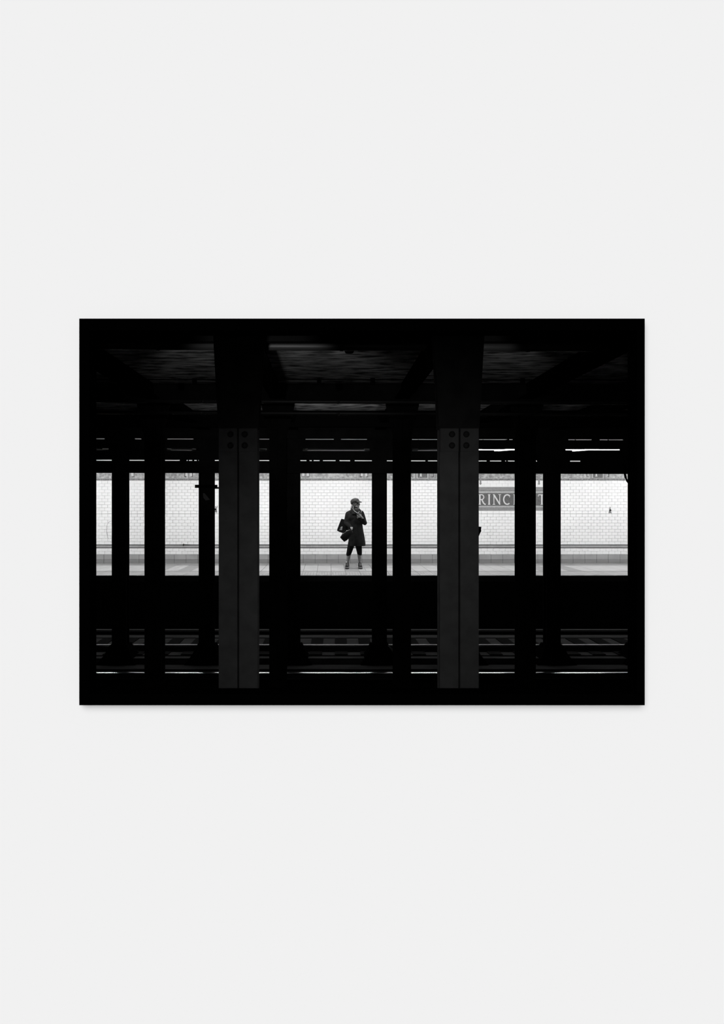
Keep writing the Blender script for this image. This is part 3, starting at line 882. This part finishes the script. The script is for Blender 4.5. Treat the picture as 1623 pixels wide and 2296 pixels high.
# coat
bm = bmesh.new()
def ell(z, cx, cy, rx, ry, n=36, fold=0.0):
    pts = []
    for i in range(n):
        a = 2 * PI * i / n
        f = 1 + fold * math.sin(a * 7 + 0.6) + fold * .5 * math.sin(a * 11 + 2)
        pts.append((cx + rx * f * math.cos(a), cy + ry * f * math.sin(a), z))
    return pts
prof = [(1224, 781.2, 819.2, 0.165, .018), (1216, 781.4, 818.8, 0.163, .014), (1205, 780.6, 817.4, 0.158, .010), (1194, 780.0, 815.2, 0.150, .008), (1184, 779.6, 813.6, 0.140, .006),
        (1176, 779.4, 812.6, 0.132, 0), (1166, 777.8, 812.8, 0.135, 0), (1157, 775.6, 814.6, 0.130, 0), (1151.5, 774.8, 815.8, 0.118, 0), (1148.0, 776.2, 815.6, 0.104, 0), (1145.6, 781.0, 813.2, 0.09, 0), (1143.6, 785.5, 808.5, 0.078, 0), (1141.4, 788.6, 805.0, 0.066, 0)]
rs = []
for (py, xa, xb, ry, fold) in prof:
    a, b_ = w(xa, py), w(xb, py)
    rs.append(ell(a.z, (a.x + b_.x) / 2, 0.01, (b_.x - a.x) / 2, ry, fold=fold))
rings(bm, rs)
capsule(bm, sh_r + Vector((.005, 0, 0)), w(775.8, 1172.5, 0.0), 0.058, 0.057, 18)
capsule(bm, w(775.8, 1172.5, 0.0), sh_r.lerp(wr_r, 1.0) + Vector((-.004, .01, 0)), 0.057, 0.040, 18)
capsule(bm, sh_l + Vector((-.006, 0, -.004)), w(817.6, 1172.5, -0.02), 0.057, 0.055, 18)
capsule(bm, w(817.6, 1172.5, -0.02), wr_l + Vector((.002, .012, -.012)), 0.055, 0.038, 18)
ball(bm, w(790.0, 1160, -0.055), (0.115, 0.070, 0.13)); ball(bm, w(801.0, 1160, -0.055), (0.115, 0.070, 0.13))
coat = fuse('coat', bm, M['coat'], person, 0.007, 3)
# collar flaps, placket, buttons
def slabpoly(name, pts, th, m, par):
    bm = bmesh.new()
    n = len(pts)
    a = [bm.verts.new(p) for p in pts]; b_ = [bm.verts.new(Vector(p) + Vector((0, th, 0))) for p in pts]
    bm.faces.new(a); bm.faces.new(list(reversed(b_)))
    for i in range(n):
        j = (i + 1) % n; bm.faces.new((a[j], a[i], b_[i], b_[j]))
    return link_mesh(name, bm, m, par)
slabpoly('collar_flap', [w(789.2, 1140.2, -0.040), w(785.0, 1144.8, -0.10), w(789.5, 1151.5, -0.132), w(799.2, 1151.2, -0.140), w(793.8, 1147.0, -0.125)], 0.012, M['coat'], coat)
slabpoly('collar_flap', [w(804.3, 1139.0, -0.030), w(809.5, 1144.2, -0.085), w(809.0, 1149.0, -0.125), w(803.0, 1149.5, -0.14), w(801.0, 1146.0, -0.115)], 0.012, M['coat'], coat)
bm = bmesh.new(); tube(bm, [w(799.4, 1151.5, -0.142), w(799.0, 1162, -0.147), w(799.6, 1178, -0.138), w(800.2, 1205, -0.158), w(800.4, 1222.5, -0.164)], 0.004, 8)
link_mesh('zip_line', bm, M['leather'], coat, True)
for px, py, y in ((808.6, 1148.5, -0.135),):
    bm = bmesh.new(); tube(bm, [w(809.6, 1143.5, -0.100), w(809.9, 1146.2, -0.118), w(809.0, 1149.4, -0.128)], 0.005, 8)
    link_mesh('cream_piping', bm, M['collar'], coat, True)
bm = bmesh.new(); tube(bm, [w(792.0, 1135.5, -0.060), w(791.8, 1140.0, -0.085), w(793.0, 1144.0, -0.115), w(795.4, 1146.8, -0.135), w(798.6, 1148.6, -0.145), w(800.2, 1150.2, -0.146)], [0.002, 0.003, 0.004, 0.006, 0.007, 0.005], 10)
link_mesh('white_shirt_collar', bm, M['collar'], person, True)['label'] = 'white shirt collar'
# leggings
bm = bmesh.new()
def legg(hip, knee, cuff):
    capsule(bm, hip, knee, 0.093, 0.066, 18); capsule(bm, knee, cuff, 0.066, 0.058, 18)
legg(w(789.8, 1212, 0.01), w(783.4, 1236, 0.0), w(781.3, 1243.0, 0.01))
legg(w(802.2, 1212, 0.01), w(805.6, 1236, 0.0), w(806.2, 1242.0, 0.01))
ball(bm, w(796, 1204, 0.01), (0.165, 0.125, 0.10))
fuse('leggings', bm, M['leggings'], person, 0.007, 3)
# hair
bm = bmesh.new()
capsule(bm, h(-0.055, 0.0, -0.02), w(788.0, 1139.5, 0.045), 0.055, 0.026)
capsule(bm, w(789.8, 1135.5, 0.02), w(786.4, 1141.5, 0.03), 0.024, 0.014)
fuse('hair', bm, M['hair'], person, 0.006, 3)
bm = bmesh.new()
capsule(bm, h(-0.022, -0.062, 0.02), h(-0.022, -0.062, -0.055), 0.030, 0.020)
capsule(bm, h(-0.022, -0.062, -0.055), h(-0.045, -0.048, -0.110), 0.020, 0.016)
capsule(bm, h(-0.035, 0.060, 0.02), h(-0.035, 0.058, -0.065), 0.028, 0.018)
ball(bm, h(-0.02, 0, 0.03), (0.093, 0.080, 0.075), R4)
fuse('side_hair', bm, M['hair_dark'], person, 0.006, 2)
# cap
cp_ = empty('newsboy_cap', (0, 0, 0), None, None)
cp_.parent = person
del_keys = [k for k in cp_.keys()]
TI = Matrix.Rotation(math.radians(-16), 4, 'Y')
bm = bmesh.new()
ball(bm, h(-0.030, 0, 0.068), (0.108, 0.102, 0.070), R4 @ TI)
ball(bm, h(-0.058, 0, 0.040), (0.078, 0.092, 0.062), R4 @ Matrix.Rotation(math.radians(-35), 4, 'Y'))
ball(bm, h(0.010, 0, 0.062), (0.080, 0.080, 0.052), R4)
fuse('cap_crown', bm, M['capm'], cp_, 0.006, 4)
bm = bmesh.new()
n = 16
def brim(zi, zo):
    outer, inner = [], []
    for i in range(n + 1):
        a = -PI * 0.45 + PI * 0.90 * i / n
        c_ = max(math.cos(a), 0.0)
        outer.append(h(0.050 + 0.098 * c_ ** 0.8, 0.082 * math.sin(a), zo - 0.010 * (1 - c_)))
        inner.append(h(0.030, 0.072 * math.sin(a), zi))
    return outer, inner
o1, i1 = brim(0.026, 0.040)
o2, i2 = brim(0.082, 0.050)
V = lambda L: [bm.verts.new(p) for p in L]
a1, b1, a2, b2 = V(o1), V(i1), V(o2), V(i2)
for i in range(n):
    bm.faces.new((a1[i], a1[i + 1], b1[i + 1], b1[i])); bm.faces.new((a2[i + 1], a2[i], b2[i], b2[i + 1]))
    bm.faces.new((a1[i + 1], a1[i], a2[i], a2[i + 1])); bm.faces.new((b1[i], b1[i + 1], b2[i + 1], b2[i]))
for q in (0, n): bm.faces.new((a1[q], b1[q], b2[q], a2[q]))
link_mesh('cap_peak', bm, M['capm'], cp_, True)
bm = bmesh.new(); ball(bm, h(-0.025, 0, 0.139), (0.010, 0.010, 0.005)); link_mesh('cap_button', bm, M['capm'], cp_, True)
# sunglasses
sgs = empty('sunglasses', (0, 0, 0), None, None); sgs.parent = person
for s in (-1, 1):
    bm = bmesh.new(); ball(bm, h(0.088, s * 0.030, 0.000), (0.004, 0.024, 0.017), R4, 2); link_mesh('lens', bm, M['glasses'], sgs, True)
    bm = bmesh.new(); tube(bm, [h(0.086, s * 0.054, 0.006), h(0.04, s * 0.074, 0.006), h(-0.005, s * 0.078, 0.0)], 0.0025, 6); link_mesh('temple_arm', bm, M['glasses'], sgs, True)
# sneakers
for nm, an, to, dx in (('left', w(778.8, 1264, 0.02), w(777.0, 1271, -0.12), -0.006), ('right', w(806.8, 1264, 0.02), w(808.4, 1271, -0.12), 0.006)):
    e = empty('sneaker', (0, 0, 0), None, None); e.parent = person
    bm = bmesh.new()
    capsule(bm, Vector((an.x, 0.045, 0.055)), Vector((to.x, -0.125, 0.045)), 0.042, 0.040, 16, flat=0.9)
    capsule(bm, Vector((an.x, 0.028, 0.06)), Vector((an.x, 0.022, 0.120)), 0.048, 0.042)
    capsule(bm, Vector((an.x, 0.0, 0.10)), Vector((an.x * .6 + to.x * .4, -0.055, 0.080)), 0.040, 0.036)
    capsule(bm, Vector((an.x, 0.0, 0.08)), Vector((to.x, -0.09, 0.055)), 0.038, 0.040)
    fuse('upper', bm, M['shoe'], e, 0.006, 3)
    bm = bmesh.new()
    ol = [(-.95, -.1), (-1.0, .25), (-.85, .6), (-.85, .85), (-.5, 1.0), (.5, 1.0), (.85, .85), (.85, .6), (1.0, .25), (.95, -.1), (.9, -.55), (.55, -.95), (0, -1.08), (-.55, -.95), (-.9, -.55)]
    cy = -0.04
    rs = []
    for z, s_ in ((0.0, 0.96), (0.012, 1.02), (0.030, 1.0)):
        rs.append([((an.x * (0.5 + q * .5) + to.x * (0.5 - q * .5)) + p * 0.050 * s_, cy + q * 0.135 * s_, z) for p, q in ol])
    rings(bm, rs); link_mesh('outsole', bm, M['sole_dark'], e)
    bm = bmesh.new()
    rs = []
    for z, s_ in ((0.028, 1.02), (0.038, 1.01), (0.041, 0.95)):
        rs.append([((an.x * (0.5 + q * .5) + to.x * (0.5 - q * .5)) + p * 0.050 * s_, cy + q * 0.135 * s_, z) for p, q in ol])
    rings(bm, rs); link_mesh('midsole', bm, M['sole'], e)
    bm = bmesh.new()
    for k in range(4): tube(bm, [(an.x * .7 + to.x * .3 - .022, -0.045 - k * .02, 0.122 - k * .011), (an.x * .7 + to.x * .3 + .022, -0.05 - k * .02, 0.120 - k * .011)], 0.0035, 6)
    link_mesh('laces', bm, M['sole'], e, True)
    bm = bmesh.new(); capsule(bm, Vector((an.x, 0.024, 0.135)), Vector((an.x, 0.024, 0.148)), 0.036, 0.034); link_mesh('sock', bm, M['sock'], e, True)

# phone in the raised hand
ph = empty('phone', (WX, WY, 0), 'small dark phone held in the standing person\'s raised hand', 'phone')
slabpoly('phone_body', [w(800.8, 1150.5, -0.212), w(805.2, 1146.6, -0.204), w(808.4, 1150.5, -0.196), w(804.0, 1157.0, -0.204)], 0.009, M['phone'], ph)
bm = bmesh.new(); tube(bm, [w(801.0, 1150.2, -0.214), w(805.2, 1146.4, -0.206)], 0.005, 6); link_mesh('bright_edge', bm, M['collar'], ph, True)
bm = bmesh.new()
pts = [w(801.2 + 1.2 * math.cos(a), 1159.6 + 2.0 * math.sin(a), -0.215) for a in [2 * PI * i / 12 for i in range(13)]]
tube(bm, pts, 0.003, 6); link_mesh('ring_charm', bm, M['collar'], ph, True)

# handbag hanging from the right hand
hb = empty('handbag', (WX + w(777, 1199).x, WY - 0.235, w(777, 1199).z), 'slouchy black leather handbag held in the standing person\'s lowered hand', 'bag')
bm = bmesh.new()
o_ = w(777, 1199)
ax = (w(787.5, 1188) - w(767, 1207)).normalized(); up = Vector((-ax.z, 0, ax.x))
def bq(u, v, y=0.0): return ax * u + up * v + Vector((0, y, 0))
rs = []
for u, hw, dy in ((-0.155, 0.055, 0.035), (-0.150, 0.076, 0.050), (-0.08, 0.090, 0.060), (0.02, 0.088, 0.060), (0.10, 0.066, 0.050), (0.150, 0.045, 0.035), (0.165, 0.030, 0.02)):
    ring = []
    for i in range(20):
        a = 2 * PI * i / 20
        sx = math.copysign(abs(math.cos(a)) ** 0.6, math.cos(a)); sy = math.copysign(abs(math.sin(a)) ** 0.6, math.sin(a))
        ring.append(bq(u, hw * sx, dy * sy))
    rs.append(ring)
rings(bm, rs)
link_mesh('bag_body', bm, M['leather'], hb, True)
bm = bmesh.new(); tube(bm, [bq(-0.12, 0.072, -0.03), bq(-0.04, 0.086, -0.045), bq(0.06, 0.078, -0.05), bq(0.14, 0.050, -0.045)], 0.003, 8); link_mesh('zip', bm, M['paper_grey'], hb, True)
bm = bmesh.new(); ball(bm, bq(0.075, 0.080, -0.055), 0.008, None, 2); link_mesh('clasp', bm, M['metalbit'], hb, True)
bm = bmesh.new()
hp = w(787.0, 1185.6, 0) - o_
tube(bm, [bq(-0.08, 0.082, 0.0), bq(0.02, 0.125, 0.0), Vector((hp.x, 0.0, hp.z)), bq(0.145, 0.02, 0)], 0.007, 8); link_mesh('handle', bm, M['leather'], hb, True)
# tote bag
tt = empty('tote_bag', (WX + w(765, 1179).x, WY + 0.125, w(765, 1179).z), 'black canvas tote bag with a pale print hanging behind the standing person\'s elbow', 'bag')
o_ = w(765, 1179)
def tq(px, py, y): v = w(px, py) - o_; return Vector((v.x, y, v.z))
bm = bmesh.new()
front = [tq(765.4, 1163.6, -.05), (tq(778.5, 1166.0, -.05)), tq(781, 1197.0, -.055), tq(766.5, 1195.0, -.055), tq(760.5, 1192.8, -.055), tq(755.8, 1190.4, -.055), tq(756.4, 1187, -.055), tq(760.8, 1175, -.055)]
back = [Vector((p.x * 1.0, 0.055, p.z)) for p in front]
a = [bm.verts.new(p) for p in front]; b_ = [bm.verts.new(p) for p in back]
bm.faces.new(a); bm.faces.new(list(reversed(b_)))
for i in range(len(a)):
    j = (i + 1) % len(a); bm.faces.new((a[j], a[i], b_[i], b_[j]))
link_mesh('tote_body', bm, M['tote'], tt)
slabpoly('tote_print', [tq(760.4, 1189.0, -.060), tq(762.0, 1186.6, -.060), tq(763.8, 1182.0, -.060), tq(766.4, 1180.6, -.060), tq(768.2, 1181.2, -.060), tq(767.0, 1185.5, -.060), tq(767.2, 1189.6, -.060), tq(764.4, 1188.6, -.060)], 0.004, M['print'], tt)
bm = bmesh.new()
tube(bm, [tq(775.5, 1166, -.02), tq(776.5, 1158, -.02), tq(777.5, 1151, -.04), tq(779.5, 1147.5, -.08), tq(780, 1149.5, -0.02), tq(777, 1166, .02)], 0.009, 8, flat=0.5)
link_mesh('shoulder_strap', bm, M['tote'], tt, True)
